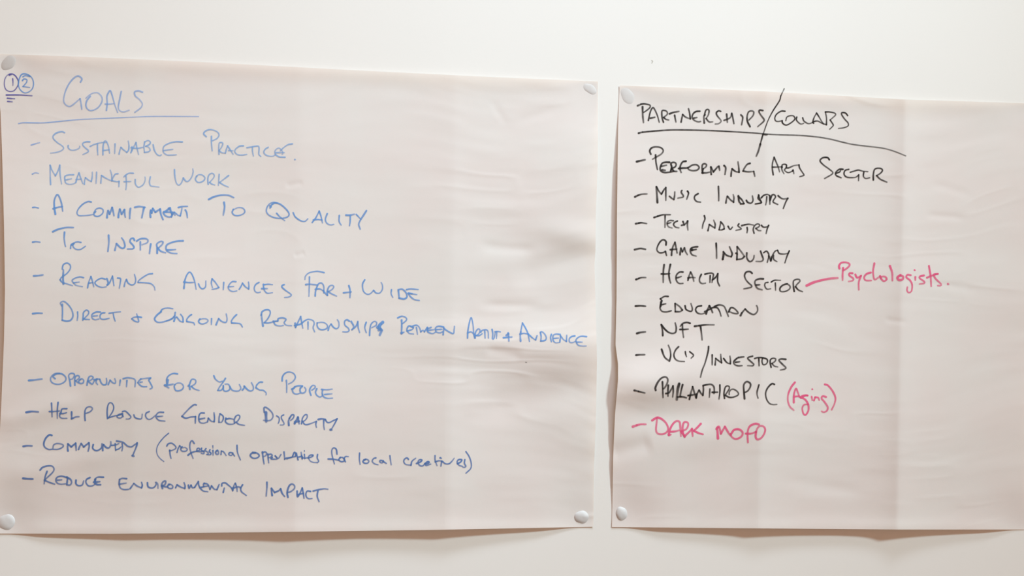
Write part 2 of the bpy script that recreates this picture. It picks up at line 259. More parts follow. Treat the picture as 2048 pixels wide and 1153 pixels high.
  (Q1, "w=1.8 2030,48 1960,110 1890,200 1865,280 1880,350 1920,400 1965,435"),
  (R1, "w=2.3 230,155 250,125 300,118 350,160 350,190 300,215 265,222;270,210 275,270 288,325;370,240 385,190 405,150! 430,180;440,165 420,195 440,225 490,225 510,200 480,175 440,180;605,120 575,82 550,110 545,180 565,260 590,325;w=2.7 520,280 560,250 620,230 700,232 740,225;w=2.3 640,225 645,190 670,185 680,205 650,225;705,185 700,210 735,230 735,260 700,255;765,190 750,215 790,240 795,265 775,270;820,205 810,230 835,255 820,275 780,272;w=1.8 858,150 860,185;w=2.3 860,215 862,280;w=2.8 920,215 895,240 910,268 935,262 935,225;w=2.3 970,270 975,225! 1005,235 1040,285;1130,250 1090,245 1075,270 1110,285 1130,260! 1155,292;1188,145 1195,240 1235,345"),
  (R1, "w=2.6 1440,250 1390,255 1370,285 1400,318 1450,322 1490,295 1480,265 1440,245 1400,240;w=2.4 1535,235 1545,320 1558,400;1535,245 1575,235 1595,260 1575,290 1545,300;1610,265 1615,330 1622,385;1610,275 1650,265 1670,285 1640,310 1620,315;1670,310 1650,330 1700,335 1740,330 1710,290! 1750,325 1790,270;1830,235 1840,335! 1860,320 1930,310 1950,290! 1975,240 2010,300 2025,345"),
  (S1, "w=2.3 640,330 700,310 755,300! 770,250 790,345;800,305 845,300 850,330! 835,240;840,290 870,320 930,315;w=1.6 880,218 880,235;w=2.3 880,270 885,330;930,320 985,300 1000,280 960,280 935,310 960,360 1010,380 1045,380;1060,270 1055,320 1075,360 1055,385"),
  (S1, "w=2.3 1325,265 1315,200 1280,180 1255,210 1258,280 1290,400;w=2.6 1205,332 1280,335 1350,350;w=2.5 1370,310 1350,345 1390,370 1430,350 1400,310 1365,315;w=2.3 1440,370 1420,330! 1440,300 1480,300"),
  (T1, "w=2.3 268,320 265,400 275,475;w=2.5 350,405 315,430 330,455 375,458 395,430 365,405 325,410;w=2.3 490,385 460,395 440,430 470,465 520,480;w=2.6 590,425 550,420 545,440 575,455 590,435! 632,460;w=2.3 682,355 690,420 700,480"),
  (T1, "w=2.3 935,405 915,385 880,405 872,440 900,475 970,485! 985,430 1035,390;w=2.6 1045,462 1100,440 1120,415 1085,412 1065,450 1090,490 1130,495 1160,465! 1200,435 1220,450 1170,475 1180,490 1240,470;w=2.4 1298,355 1300,420 1325,490;1300,440 1350,425 1390,430! 1378,500;w=3 1370,385 1382,392;w=2.3 1400,435 1440,465 1490,465 1530,430 1560,390;w=2.5 1605,465 1650,440 1665,410 1620,410 1600,445 1625,485 1670,500;1705,410 1700,460 1720,500 1700,515 1680,510"),
  (T1, "w=2.3 1720,300 1765,370 1792,460 1785,530 1720,595")]),
 ('text_line', 'navy', None, 2.4, [
  (Q1, "w=3.3 42,665 100,672 175,675"),
  (Q1, "w=2.6 275,552 310,515 380,495 440,500 465,540 440,590 345,680!;370,570 345,640 330,740;335,690 400,720 475,745;640,655 570,635 510,650 490,690 510,730 560,745 620,740;510,690 570,685;w=2.8 640,745 650,660 640,650! 690,680 705,720 685,755 640,755;w=2.6 765,690 765,740 800,765 850,755 870,700;955,655 910,680 900,720 930,765 980,770 1020,750;1140,650 1060,650 1020,680;w=3.2 1030,680 1020,720 1050,750 1100,752;1010,718 1090,710"),
  (Q1, "w=2.6 1455,670 1400,665 1360,680! 1355,740 1370,795 1420,818 1485,815;1355,745 1450,730;1505,805 1530,770 1555,735! 1600,770 1660,795! 1670,760 1660,720;1740,725 1750,780 1800,798 1840,780 1860,740 1850,715 1880,740 1885,800"),
  (R1, "w=3 170,735 160,680 185,640 215,635 205,680 165,700! 200,710 240,715;w=2.5 270,680 240,700 255,730 300,735 312,705 285,680 250,675;350,725 370,685! 420,715 475,735! 480,700 465,655;525,690 535,735 560,690! 580,725 610,720! 660,640! 670,700 720,765 790,780;680,725 740,710 800,700!;740,665 790,680 820,745! 840,700! 880,745 915,750! 945,680;740,665 730,680 735,705;1000,790 1015,730;980,700 985,665 1030,660 1070,690 1110,725 1130,765! 1145,700 1165,665! 1185,720 1190,775;w=2.8 1120,735 1200,712 1240,725;w=2.5 1265,685 1240,730 1250,780 1315,830"),
  (S1, "w=2.6 368,650 368,720 358,840;w=2.8 440,830 432,780 430,735! 475,790! 530,765 555,740! 575,800 610,845;655,855 645,800 655,740 680,690 715,675 745,700 740,740 690,780 650,790;w=2.6 780,770 785,850 815,810 850,730! 865,800 875,870;w=2.4 790,820 870,800;965,775 920,770 900,810 910,855 940,875 985,872;w=2.6 1000,770 1080,750 1150,740 1200,745;1065,765 1055,840 1080,915")]),
]
M = 8.533
PA = (1260, 180, K); PB = (1530, 180, K); PC = (1260, 280, K); PD = (1500, 300, K)
PE = (1260, 410, M); PF = (1390, 410, M); PG = (1260, 520, M); PH = (1440, 510, M)
PI = (1660, 510, 7.877); PJ = (1260, 630, M); PK = (1380, 660, M); PL = (1250, 750, M)
PM = (1450, 740, M); PN = (1250, 810, K)
COLLABS = [
 ('heading', 'black', None, 2.3, [
  (PA, "w=2.9 118,590 170,575;w=2.3 170,577 350,560 550,547 800,547 1100,555 1400,570 1700,588 1820,600 1880,604 2040,612 2250,618 2440,630 2600,648 2750,675 2900,712 3050,745 3250,770 3450,795 3600,835 3765,900;w=3.2 1820,604 1870,612"),
  (PA, "w=2.9 105,215 150,195;w=2.4 150,193 200,190 270,205 275,235 240,270 190,305;w=3 172,230 175,350 185,445;w=2.4 252,415 270,330 290,270 315,240 340,270 375,350 400,440;w=2.8 280,385 340,372;w=2.5 458,440 440,380 435,300 450,278 500,290 510,330 460,375! 490,400 530,410;w=2.9 540,325 600,305 668,292;w=2.6 610,345 618,390 628,438;698,438 710,380 720,335! 760,370 825,395! 815,320 800,255;955,290 900,295 860,330 850,380 880,415 930,435 965,430;870,385 915,375;w=2.8 1015,450 1010,360 1030,340!;w=2.5 1015,350 1035,280 1060,265 1080,280 1070,340 1040,390! 1080,435 1130,435;1240,292 1210,285 1180,310 1190,350 1235,405 1245,430 1210,460 1165,465;w=2.8 1320,330 1330,440;w=2.6 1285,415 1340,395 1375,370 1390,320! 1405,380 1420,460;1515,340 1540,375 1525,475;1640,500 1605,430 1600,360 1620,300 1660,285 1690,300 1680,350 1625,410;1815,280 1770,275 1765,305 1800,360 1830,400 1825,430 1745,500"),
  (PA, "w=2.0 2105,-15 2060,80! 2040,150 1950,290 1880,430 1820,600;w=2.5 1815,610 1780,740;w=3 1780,740 1755,830 1725,905"),
  (PB, "w=2.2 275,290 220,290 160,330 135,380 145,420 180,430 235,420! 240,450 270,475 310,475 380,430 410,390 390,355 350,350 300,370 285,420;435,370 430,410 470,455 500,465 530,455;515,380 530,420 560,445 600,460 650,445! 670,380 705,315! 740,370 775,430 800,465;665,455 660,435 720,425 780,455 840,475! 840,380 825,300! 880,300 950,315 965,340 930,375 890,410! 930,470 930,490 885,535;1130,350 1100,315 1050,310 1050,340 1090,400 1135,450 1135,490 1080,515 1005,525")]),
 ('text_line', 'black', None, 2.4, [
  (PC, "w=3.3 92,297 140,285 205,272"),
  (PC, "w=2.7 285,195 270,150 295,110 350,95 420,105 455,145 430,190 375,225 310,262;w=2.7 350,205 355,300 375,405;w=2.8 540,305 480,305 440,320 415,370 420,420 470,445 540,440 600,430;430,360 500,345;w=3.4 440,410 480,415;w=2.8 555,430 570,370 560,320 600,305 630,325 620,365 570,390! 600,425 640,430;765,290 720,300 690,350 685,400 700,445;665,390 720,385 790,380 850,345 910,340 945,375 920,410 860,420 805,405 790,380;995,455 985,400 990,340 1020,325 1045,340 1035,370 1000,395! 985,450! 1040,450 1085,440;1110,470 1105,420 1105,370! 1140,435! 1200,365 1215,360! 1225,415;1285,350 1308,380 1298,470;w=2.7 1380,495 1385,440 1395,395! 1440,430 1490,440! 1485,370 1475,300;1640,320 1600,335 1560,390 1545,425! 1610,435 1690,430! 1705,495"),
  (PD, "w=2.3 318,340 305,250 308,180 330,100! 360,170 385,230 405,300;305,235 350,235 430,230! 440,280 465,325;440,240 440,205 475,195 500,210 490,250 470,275 520,310 580,290! 590,270 600,325;500,245 530,245 600,215 670,205! 680,250 735,335 730,350 680,365"),
  (PD, "w=2.4 1085,135 1060,105 1000,105 960,135 965,165 1010,210 1080,260 1130,305 1115,335 1020,390;w=2.5 1270,265 1220,265 1170,310 1180,350 1245,380;1175,320 1225,300 1240,275;w=2.3 1350,265 1300,280 1285,330 1320,370 1400,378 1450,370 1485,340! 1483,420;1370,305 1420,290 1480,275 1540,290 1610,297;1555,300 1550,360 1580,390 1635,380;w=2.5 1685,410 1685,340 1700,270 1740,250 1790,255 1810,280 1780,320 1730,350! 1780,400 1870,440")]),
 ('text_line', 'black', None, 2.4, [
  (PC, "w=3.1 68,778 110,758;w=2.6 110,757 160,742 232,738"),
  (PC, "w=3.2 375,855 368,740 360,640!;w=2.6 362,640 395,700 430,740! 465,680 490,650! 490,740 490,825;540,770 575,800 600,815! 610,760 612,710;710,690 700,715 730,775 655,795;785,700 800,730 775,810;930,735 890,760 880,800 910,840 965,850"),
  (PC, "w=2.6 1208,635 1212,740 1212,830;1310,862 1320,800 1330,770! 1375,820 1415,850! 1420,790 1410,745;w=3 1480,765 1490,840 1515,870!;w=2.6 1480,770 1530,820 1558,870! 1510,875;1590,825 1605,850 1650,865 1680,830 1672,765;w=2.5 1760,760 1750,800 1795,855 1710,875"),
  (PD, "w=2.5 118,615 125,650 155,710 150,725 75,738;155,655 190,620 240,608 270,625! 272,740;230,640 225,700 215,750;275,690 300,620 330,612 350,640 320,690 320,715 380,745;385,625 420,655 460,670 518,660! 490,710 455,800")]),
 ('text_line', 'black', None, 2.4, [
  (PE, "w=3 100,322 150,312;w=2.5 150,311 200,305 285,320"),
  (PE, "w=2.8 412,215 470,195;w=2.5 470,195 560,170 690,168;600,185 598,385;740,270 680,265 640,290 635,330 660,375 720,395;640,320 700,300;810,275 760,300 745,340 780,380 835,392;w=2.7 905,285 930,345;880,350 940,330 985,275! 980,350 990,430"),
  (PF, "w=2.5 160,185 170,240 140,320 125,400;222,440 235,380 245,335! 300,370 340,395! 345,330 320,260;w=2.4 412,425 430,350 440,290! 490,350 500,410! 450,428 412,425;565,365 600,420 640,380;750,325 735,360 790,410 700,435;w=2.9 800,355 850,340;w=2.4 850,340 920,330 1000,345;890,385 895,425 888,475;1010,485 995,420 1015,360 1060,325 1100,335 1095,370 1040,400! 1080,435 1125,440;1135,350 1170,380 1230,375 1258,350! 1230,420 1215,490")]),
 ('text_line', 'black', None, 2.5, [
  (PE, "w=3 80,765 140,750 190,745 265,758"),
  (PE, "w=2.6 615,685 615,625 570,595 520,625 475,700 460,770 500,815 560,815 605,795! 625,865;w=2.8 710,860 715,790 735,710 768,640! 785,720 805,820;690,765 740,760 800,755;w=2.7 855,850 860,790 870,740! 895,800! 930,735! 950,800 980,850;1155,715 1100,720 1045,740 1030,790 1060,850 1130,875;w=4 1050,755 1060,775;w=2.8 1050,775 1130,760"),
  (PF, "w=2.7 362,655 368,780 370,910;475,930 480,860 485,800! 540,860 620,885! 635,830 590,715;w=3 475,930 500,830;w=2.7 715,935 720,820 720,715! 790,800 845,880! 800,920 715,935;700,825 725,840;885,820 885,900 920,960 960,965 1000,920 1010,865;1120,790 1140,850 1165,930 1130,965 1045,965;w=2.4 1175,815 1220,790 1255,830 1260,880 1235,980;w=2.8 1260,870 1295,955! 1310,880!;w=2.4 1300,940 1330,850 1370,790 1410,775! 1440,830 1520,840 1575,830;1340,860 1345,930 1400,970;1610,785 1570,880 1535,990")]),
 ('text_line', 'black', None, 2.5, [
  (PG, "w=3.1 105,335 150,318;w=2.6 150,318 200,303 270,302"),
  (PG, "w=2.9 583,85 570,200 568,385;690,80 665,220 675,330 695,395;w=2.6 535,240 600,242 680,235;905,208 850,208 800,250 785,310 805,375 850,405 905,402;795,310 830,300 875,285;990,350 1010,270 1035,210! 1070,280 1090,365;990,310 1050,300 1110,305;1218,250 1190,310 1190,370 1230,405 1290,398;1280,245 1340,230 1400,228 1425,250 1415,310 1400,385;1370,270 1365,385;1405,345 1460,300 1500,235! 1495,310 1500,380 1530,445"),
  (PH, "w=2.6 550,315 510,285 450,295 420,350 440,420 490,480 540,525 530,555 410,580;w=2.8 740,410 670,410 605,440 600,500 640,570 720,598;620,515 680,510;w=2.3 820,470 775,480 765,530 800,585 865,580;875,465 930,435 1035,435;945,480 950,605;w=2.5 1150,495 1080,515 1030,560 1025,610 1060,630 1130,620 1190,580 1195,535 1150,498 1110,498;1268,625 1255,540 1255,450 1300,420 1350,420 1365,450 1310,510 1290,545! 1340,600 1410,630"),
  (PH, "pink w=3.9 1480,525 1600,470 1750,430 1890,405 2008,396"),
  (PI, "pink w=3.0 150,215 145,170 180,125 250,118 305,140 305,175 250,225 210,245;208,205 200,310 200,400;355,290 310,290 305,325 365,370 360,405 295,420;400,310 430,360 490,330! 455,430 455,550;645,280 580,300 540,350 560,400 650,405;700,135 680,260 700,385 760,360 790,335! 810,380 850,415 895,385 870,345 815,345 800,375;w=3.3 945,175 980,280 985,405;w=3.8 1110,320 1065,355 1085,395 1140,390 1155,345 1115,325;w=2.8 1275,320 1220,315 1205,355 1260,400 1295,470 1285,570 1240,595 1215,560 1220,510;w=3 1345,350 1345,400;w=2.6 1333,240 1339,244;w=3 1480,325 1420,340 1415,370 1485,420 1480,450 1410,460;1560,175 1585,330 1595,495;1530,360 1600,330 1700,300! 1640,310 1660,370 1750,460 1740,485 1700,485;w=3.4 1860,460 1868,463")]),
 ('text_line', 'black', None, 2.5, [
  (PG, "w=3 95,790 180,785 265,793"),
  (PG, "w=2.6 650,625 590,625 520,665! 545,700! 525,760 515,830 550,880 620,890 705,870;w=3 530,720 525,800!;w=2.6 530,770 610,750;770,745 775,885! 850,885 895,860! 850,800 775,745;940,785 960,850 1040,880 1065,840 1040,745;1220,785 1150,800 1120,850 1150,905 1220,925 1290,905;w=3 1300,925 1320,860 1355,785! 1390,850 1410,900;w=2.6 1275,885 1350,850 1420,815 1490,820 1530,880 1555,960;1440,800 1520,770 1600,790 1640,860 1680,965;1685,890 1720,820 1780,830 1845,900 1830,920 1760,910 1690,880"),
  (PH, "w=3.3 352,1035 375,990;w=2.7 375,990 430,925! 480,975 550,1015 600,1010 640,960 640,900 625,868")]),
 ('text_line', 'black', None, 2.6, [
  (PJ, "w=3.2 118,318 180,302 262,292"),
  (PJ, "w=2.8 560,355 555,270 535,170! 590,240 660,300 730,318 780,295 790,220 772,140;1025,145 970,130 900,150 860,195;w=2.7 895,165 900,280 915,385;855,250 930,250 995,245;w=3.2 1105,195 1180,185;w=2.7 1180,185 1300,172 1435,172;1205,200 1220,310 1232,430")]),
 ('text_line', 'black', None, 2.6, [
  (PJ, "w=3.1 105,690 170,683 250,682"),
  (PJ, "w=2.9 540,590 590,720 670,790!;w=2.6 675,790 695,700 685,600 655,520;830,545 780,600 750,680 770,750 830,790 930,798;w=2.4 945,630 950,670 965,715;1020,630 1085,690 1045,740"),
  (PK, "w=2.5 318,285 310,370 260,560 210,690 180,810"),
  (PK, "w=2.5 380,430 380,600;430,600 440,490! 490,530 540,565! 530,490 525,420;575,490 630,560 690,580! 690,510 682,450;w=2.9 825,475 920,463;w=2.6 800,490 750,540 760,590 820,615 890,612;780,555 850,545;1070,450 1000,470 990,495 1060,560 1090,590 1070,615 985,612;w=2.4 1105,490 1160,475 1240,478 1310,500 1325,540 1300,585 1250,595 1230,540 1240,485;1175,490 1180,615;1385,640 1370,570 1375,510 1420,485 1465,500 1450,540 1400,575! 1440,620 1500,635;w=2.8 1635,505 1550,500 1520,525 1580,590 1635,645 1620,670 1545,688")]),
 ('text_line', 'black', None, 2.6, [
  (PL, "w=3.1 160,268 230,285;w=2.6 230,285 340,312"),
  (PL, "w=3 525,265 520,220 560,130 620,60 690,38 730,75 720,150 680,220 650,245;w=2.7 640,120 645,250 650,390;w=2.9 740,180 735,260 735,365;w=2.7 700,320 750,310 790,250 820,190! 825,280 815,380;w=4.2 925,155 900,260 885,425;w=2.8 985,170 960,270 940,375! 1000,380 1050,395;900,380 960,375;1100,420 1125,310 1155,205! 1180,290 1215,400!;1080,355 1150,345 1225,330! 1215,400 1235,320 1265,265! 1300,320 1330,350! 1340,260 1335,185! 1400,170 1470,165 1515,200 1525,260 1520,320;w=2.5 1450,245 1440,385;w=2.9 1490,300 1580,298;w=2.5 1620,175 1620,290 1605,415;1700,405 1690,320 1710,220 1745,190 1780,205 1780,240 1750,290 1710,350! 1780,385 1860,380 1935,340 1920,290 1860,250 1810,255 1780,300 1780,340"),
  (PM, "w=2.9 335,495 325,380 320,270 350,215 390,205 435,240 430,300 390,360 345,385;w=2.5 580,260 550,370 550,430 565,485;845,250 800,240 730,310 695,400 710,500 760,575 820,595 885,592"),
  (PM, "pink w=3.0 1195,215 1130,300 1080,420 1075,530 1110,630 1175,690"),
  (PM, "pink w=3 1175,560 1175,450 1190,370 1215,320 1245,390 1275,470;1180,460 1260,455 1300,480! 1380,435 1410,440! 1340,440 1300,470 1370,510 1420,590 1425,690 1380,770 1340,750 1320,660 1350,600 1420,590;w=2.6 1490,332 1496,335;w=2.8 1480,460 1490,520;1520,525 1540,470! 1590,475 1610,520;w=3 1725,465 1670,450 1650,490 1700,550 1755,640 1740,700 1690,725 1650,710;1705,250 1760,270 1840,370 1885,480 1870,580 1820,685")]),
 ('text_line', 'pink', None, 3.3, [
  (PN, "w=4 108,300 160,282;w=3.2 160,280 220,268 285,268"),
  (PN, "w=3.2 372,215 410,190 445,175 500,195 560,250 590,320 575,370 520,402 450,395 425,350 430,270 440,180;w=3.6 600,415 625,408;w=3.3 598,410 610,350 650,270 700,225 745,235 755,300 765,430;620,370 680,365 740,350;w=3.3 815,440 790,380 790,290 810,240 850,240 865,270 840,330 770,365! 815,430! 880,370 915,330! 925,430;1035,260 990,310 940,355! 1000,385 1065,405"),
  (PN, "w=3.8 1270,460 1265,380 1260,310;w=3.3 1250,330 1285,300 1310,395! 1365,300! 1400,360 1430,410 1450,420;1450,400 1490,345 1550,335 1600,365 1605,410 1570,450 1510,468 1460,440 1440,400;w=3.2 1830,270 1780,260 1710,290 1680,350 1675,430 1680,515;1650,395 1720,395 1790,370! 1785,440 1810,475 1860,455 1900,400 1915,340 1895,300 1850,290 1810,320 1790,380")]),
]

# ------------------------------------------------------------------ the two sheets of paper
class Sheet:
    """a rectangle-ish sheet given by its four outlines; h(u, v) is its distance off the wall in mm"""
    def __init__(s, top, bottom, left, right, height, step=2.5):
        f = lambda pts, k: (lambda t: np.interp(t, [p[k] for p in pts], [p[1 - k] for p in pts]))
        s.top, s.bot = f(top, 0), f(bottom, 0)         # v of the edge at a given u
        s.lef, s.rig = f(left, 1), f(right, 1)         # u of the edge at a given v
        v0 = min(p[1] for p in top); v1 = max(p[1] for p in bottom)
        u0 = min(p[0] for p in left); u1 = max(p[0] for p in right)
        s.nu, s.nv = int((u1 - u0) / step), int((v1 - v0) / step)
        a = np.linspace(0, 1, s.nu + 1)[None, :]; b = np.linspace(0, 1, s.nv + 1)[:, None]
        vv = np.repeat(np.linspace(v0, v1, s.nv + 1)[:, None], s.nu + 1, 1)
        uu = None
        for _ in range(6):                              # square the two pairs of outlines with each other
            uu = s.lef(vv) * (1 - a) + s.rig(vv) * a
            vv = s.top(uu) * (1 - b) + s.bot(uu) * b
        s.u, s.v, s.height = uu, vv, height
        s.hh = height(uu, vv)
    def build(s, parent, base):
        P = at(s.u, s.v, s.hh).reshape(-1, 3)
        n = s.nu + 1
        q = (np.arange(s.nv)[:, None] * n + np.arange(s.nu)[None, :]).ravel()
        F = np.stack([q, q + n, q + n + 1, q + 1], 1)
        return mesh_obj('paper', P, F.tolist(), PAPER, parent, base)

def folds(u, xs, amp, soft=9.0):
    """ridges of the old folds: each (x at top, peak mm, width left, width right)"""
    h = 0
    for x, pk, wl, wr in xs:
        d = u - x
        t = np.where(d < 0, -d / wl, d / wr)
        k = soft / wl
        h = h + pk * np.exp(-1.7 * (np.sqrt(t * t + k * k) - k))
    return h * amp

def wrinkles(u, v, seed):
    """shallow crosswise creases left from the roll, never quite parallel"""
    w = vnoise(u / 260, v / 200, seed + 9) * 40
    vv = v + w
    h = 0.27 * vnoise(u / 110, vv / 26, seed) + 0.09 * vnoise(u / 60, vv / 14, seed + 1)
    c = vnoise(u / 110 + 7, vv / 34 + 3, seed + 2)
    c2 = ss(vnoise(u / 240 + 3, v / 90, seed + 5) * 1.4 + 0.2)
    h = h + 0.26 * c2 * (np.exp(-(c / 0.22) ** 2) - 0.4)
    h = h + 1.25 * vnoise(u / 300, vv / 95, seed + 3)
    return h

def crease(u, v, a, b, depth, wide):
    """a short dent from a to b"""
    (x0, y0), (x1, y1) = a, b
    L = math.hypot(x1 - x0, y1 - y0); tx, ty = (x1 - x0) / L, (y1 - y0) / L
    s_ = (u - x0) * tx + (v - y0) * ty; d = -(u - x0) * ty + (v - y0) * tx
    along = ss((s_ + wide) / (0.35 * L)) * ss((L + wide - s_) / (0.35 * L))
    return depth * along * np.exp(-(d / wide) ** 2)

def edge_hold(u, v, pts, r=70.0):
    """1 away from the fixings, 0 on them"""
    k = 1.0
    for (x, y) in pts:
        d2 = ((u - x) ** 2 + (v - y) ** 2) / (r * r)
        k = k * (1 - np.exp(-d2))
    return k

HOLD_A = [(17, 125), (1181, 178), (13, 1044), (1163, 1036)]
def height_goals(u, v):
    s_ = np.clip((v - 110) / 950.0, 0, 1); c = np.clip(u / 1190.0, 0, 1)
    h = 2.0 + 0 * u
    # the sheet hangs free between its corners: it bellies out along the bottom
    belly = np.interp(u, [-20, 60, 225, 420, 590, 740, 890, 1030, 1190], [2, 2.2, 4.0, 6.5, 9.0, 8.0, 9.5, 5.0, 0.5])
    h = h + belly * ss((s_ - 0.25) / 0.75) * 0.95 + 1.5 * ss(s_ / 0.3) * ss((1 - s_) / 0.3)
    # left edge stands off, right edge a little
    h = h + 4.6 * np.exp(-((u - 5) / 120) ** 2) * ss((v - 190) / 330) * ss((1000 - v) / 360)
    h = h + 3.5 * np.exp(-((u - 1195) / 90) ** 2) * ss((v - 200) / 200) * ss((1010 - v) / 260)
    h = h + folds(u - 0.012 * (500 - v), [(272, 2.2, 150, 160), (597, 3.2, 150, 170), (905, 3.4, 170, 120)], 1.0) * (0.55 + 0.6 * s_)
    side = 0.45 + 0.75 * ss((u - 700) / 350)
    h = h + wrinkles(u, v, 11) * side
    # the knocks near the right edge
    h = h + crease(u, v, (960, 492), (1070, 500), -0.9, 11) + crease(u, v, (1040, 555), (1196, 500), -1.8, 26)
    h = h + 8.0 * bump2(u, v, 1110, 705, 120, 62, -6) + 3.6 * bump2(u, v, 1150, 472, 75, 30, 10) + crease(u, v, (965, 812), (1185, 775), -2.3, 34)
    h = h + crease(u, v, (960, 610), (1085, 612), -0.9, 10) + crease(u, v, (975, 700), (1040, 712), -0.8, 10)
    h = h + crease(u, v, (575, 372), (602, 366), -0.4, 6) + crease(u, v, (592, 511), (606, 507), -0.4, 5)
    h = h + crease(u, v, (985, 205), (1010, 245), -0.3, 8) + crease(u, v, (1030, 245), (1120, 215), -0.4, 10)
    # the lower left leans back towards the wall
    h = h + 13.0 * ss((1065 - v) / 330) * ss((v - 330) / 420) * np.exp(-((u - 330) / 210) ** 2)
    h = h + 4.0 * ss((900 - v) / 460) * np.exp(-(u / 330) ** 2) * ss((v - 200) / 250)
    h = h + crease(u, v, (-10, 850), (150, 800), 1.6, 22) + crease(u, v, (-10, 960), (240, 905), 1.2, 24)
    h = h + 2.2 * np.exp(-((v - np.interp(u, [0, 400, 1196], [108, 124, 163])) / 24) ** 2) + 1.2 * np.exp(-((1062 - v) / 18) ** 2)
    k = edge_hold(u, v, HOLD_A, 55)
    return np.maximum(h * k + 0.6, 0.5) + crease(u, v, (1168, 1034), (1190, 1032), 0.5, 5)

HOLD_B = [(1252, 192), (1243, 1028), (2050, 230), (2046, 1046)]
def height_collabs(u, v):
    s_ = np.clip((v - 190) / 870.0, 0, 1)
    h = 1.4 + 0 * u
    belly = np.interp(u, [1224, 1330, 1440, 1505, 1640, 1740, 1795, 1870, 2000, 2050], [0.5, 4.5, 7.0, 7.5, 7.5, 7.0, 6.5, 5.5, 3.0, 1.0])
    h = h + belly * ss((s_ - 0.2) / 0.8) + 1.5 * ss(s_ / 0.3) * ss((1 - s_) / 0.3)
    h = h + 2.4 * np.exp(-((u - 1228) / 80) ** 2) * ss((v - 200) / 160) * ss((1010 - v) / 200)
    ux = u + 0.019 * (v - 200)
    h = h + folds(ux, [(1534, 4.8, 75, 110), (1812, 9.0, 66, 105)], 1.0, 5) * (0.75 + 0.35 * s_)
    h = h + wrinkles(u, v, 41) * 0.75
    h = h + 8.8 * bump2(u, v, 1285, 770, 80, 44, -5) + 4.5 * bump2(u, v, 1385, 752, 70, 55, 25) + 2.5 * bump2(u, v, 1420, 862, 90, 40, -20)
    h = h + crease(u, v, (1240, 815), (1455, 835), -2.2, 32) + crease(u, v, (1232, 905), (1290, 890), -1.6, 18)
    h = h + crease(u, v, (1560, 960), (1730, 985), -0.5, 12) + crease(u, v, (1860, 365), (1945, 392), -0.35, 9)
    h = h + crease(u, v, (1850, 430), (1930, 436), -0.5, 7) + crease(u, v, (1770, 640), (1812, 645), -0.4, 6)
    h = h + crease(u, v, (1840, 560), (1960, 580), -0.5, 9)
    h = h + 2.2 * np.exp(-((v - np.interp(u, [1238, 2048], [171, 206])) / 24) ** 2) + 1.2 * np.exp(-((1058 - v) / 18) ** 2)
    k = edge_hold(u, v, HOLD_B, 50)
    return np.maximum(h * k + 0.6, 0.5)

def spline(pts):
    """Catmull-Rom through the measured points, sampled every 1.4 px; '!' points break it"""
    runs, cur = [], []
    for p, sharp in pts:
        cur.append(p)
        if sharp and len(cur) > 1:
            runs.append(cur); cur = [p]
    if len(cur) > 1: runs.append(cur)
    out = []
    for r in runs:
        r = [np.array(p, float) for p in r]
        q = [2 * r[0] - r[1]] + r + [2 * r[-1] - r[-2]]
        S = []
        for i in range(1, len(q) - 2):
            n = max(2, int(np.linalg.norm(q[i + 1] - q[i]) / 1.4))
            for k in range(n):
                t = k / n
                S.append(0.5 * (2 * q[i] + (q[i + 1] - q[i - 1]) * t + (2 * q[i - 1] - 5 * q[i] + 4 * q[i + 1] - q[i + 2]) * t * t
                                + (3 * q[i] - q[i - 1] - 3 * q[i + 1] + q[i + 2]) * t ** 3))
        S.append(r[-1]); out.append(np.array(S))
    return out

def parse(crop, text, w):
    """-> list of (ink or None, width in mm, polyline in photo pixels)"""
    ox, oy, k = crop; res = []; ink = None
    for part in text.split(';'):
        pts = []
        for tok in part.split():
            if tok.startswith('w='): w = float(tok[2:]); continue
            if tok in INK: ink = tok; continue
            sharp = tok.endswith('!'); x, y = tok.rstrip('!').split(',')
            pts.append(((ox + float(x) / k, oy + float(y) / k), sharp))
        if len(pts) > 1:
            for run in spline(pts): res.append((ink, w, run))
    return res

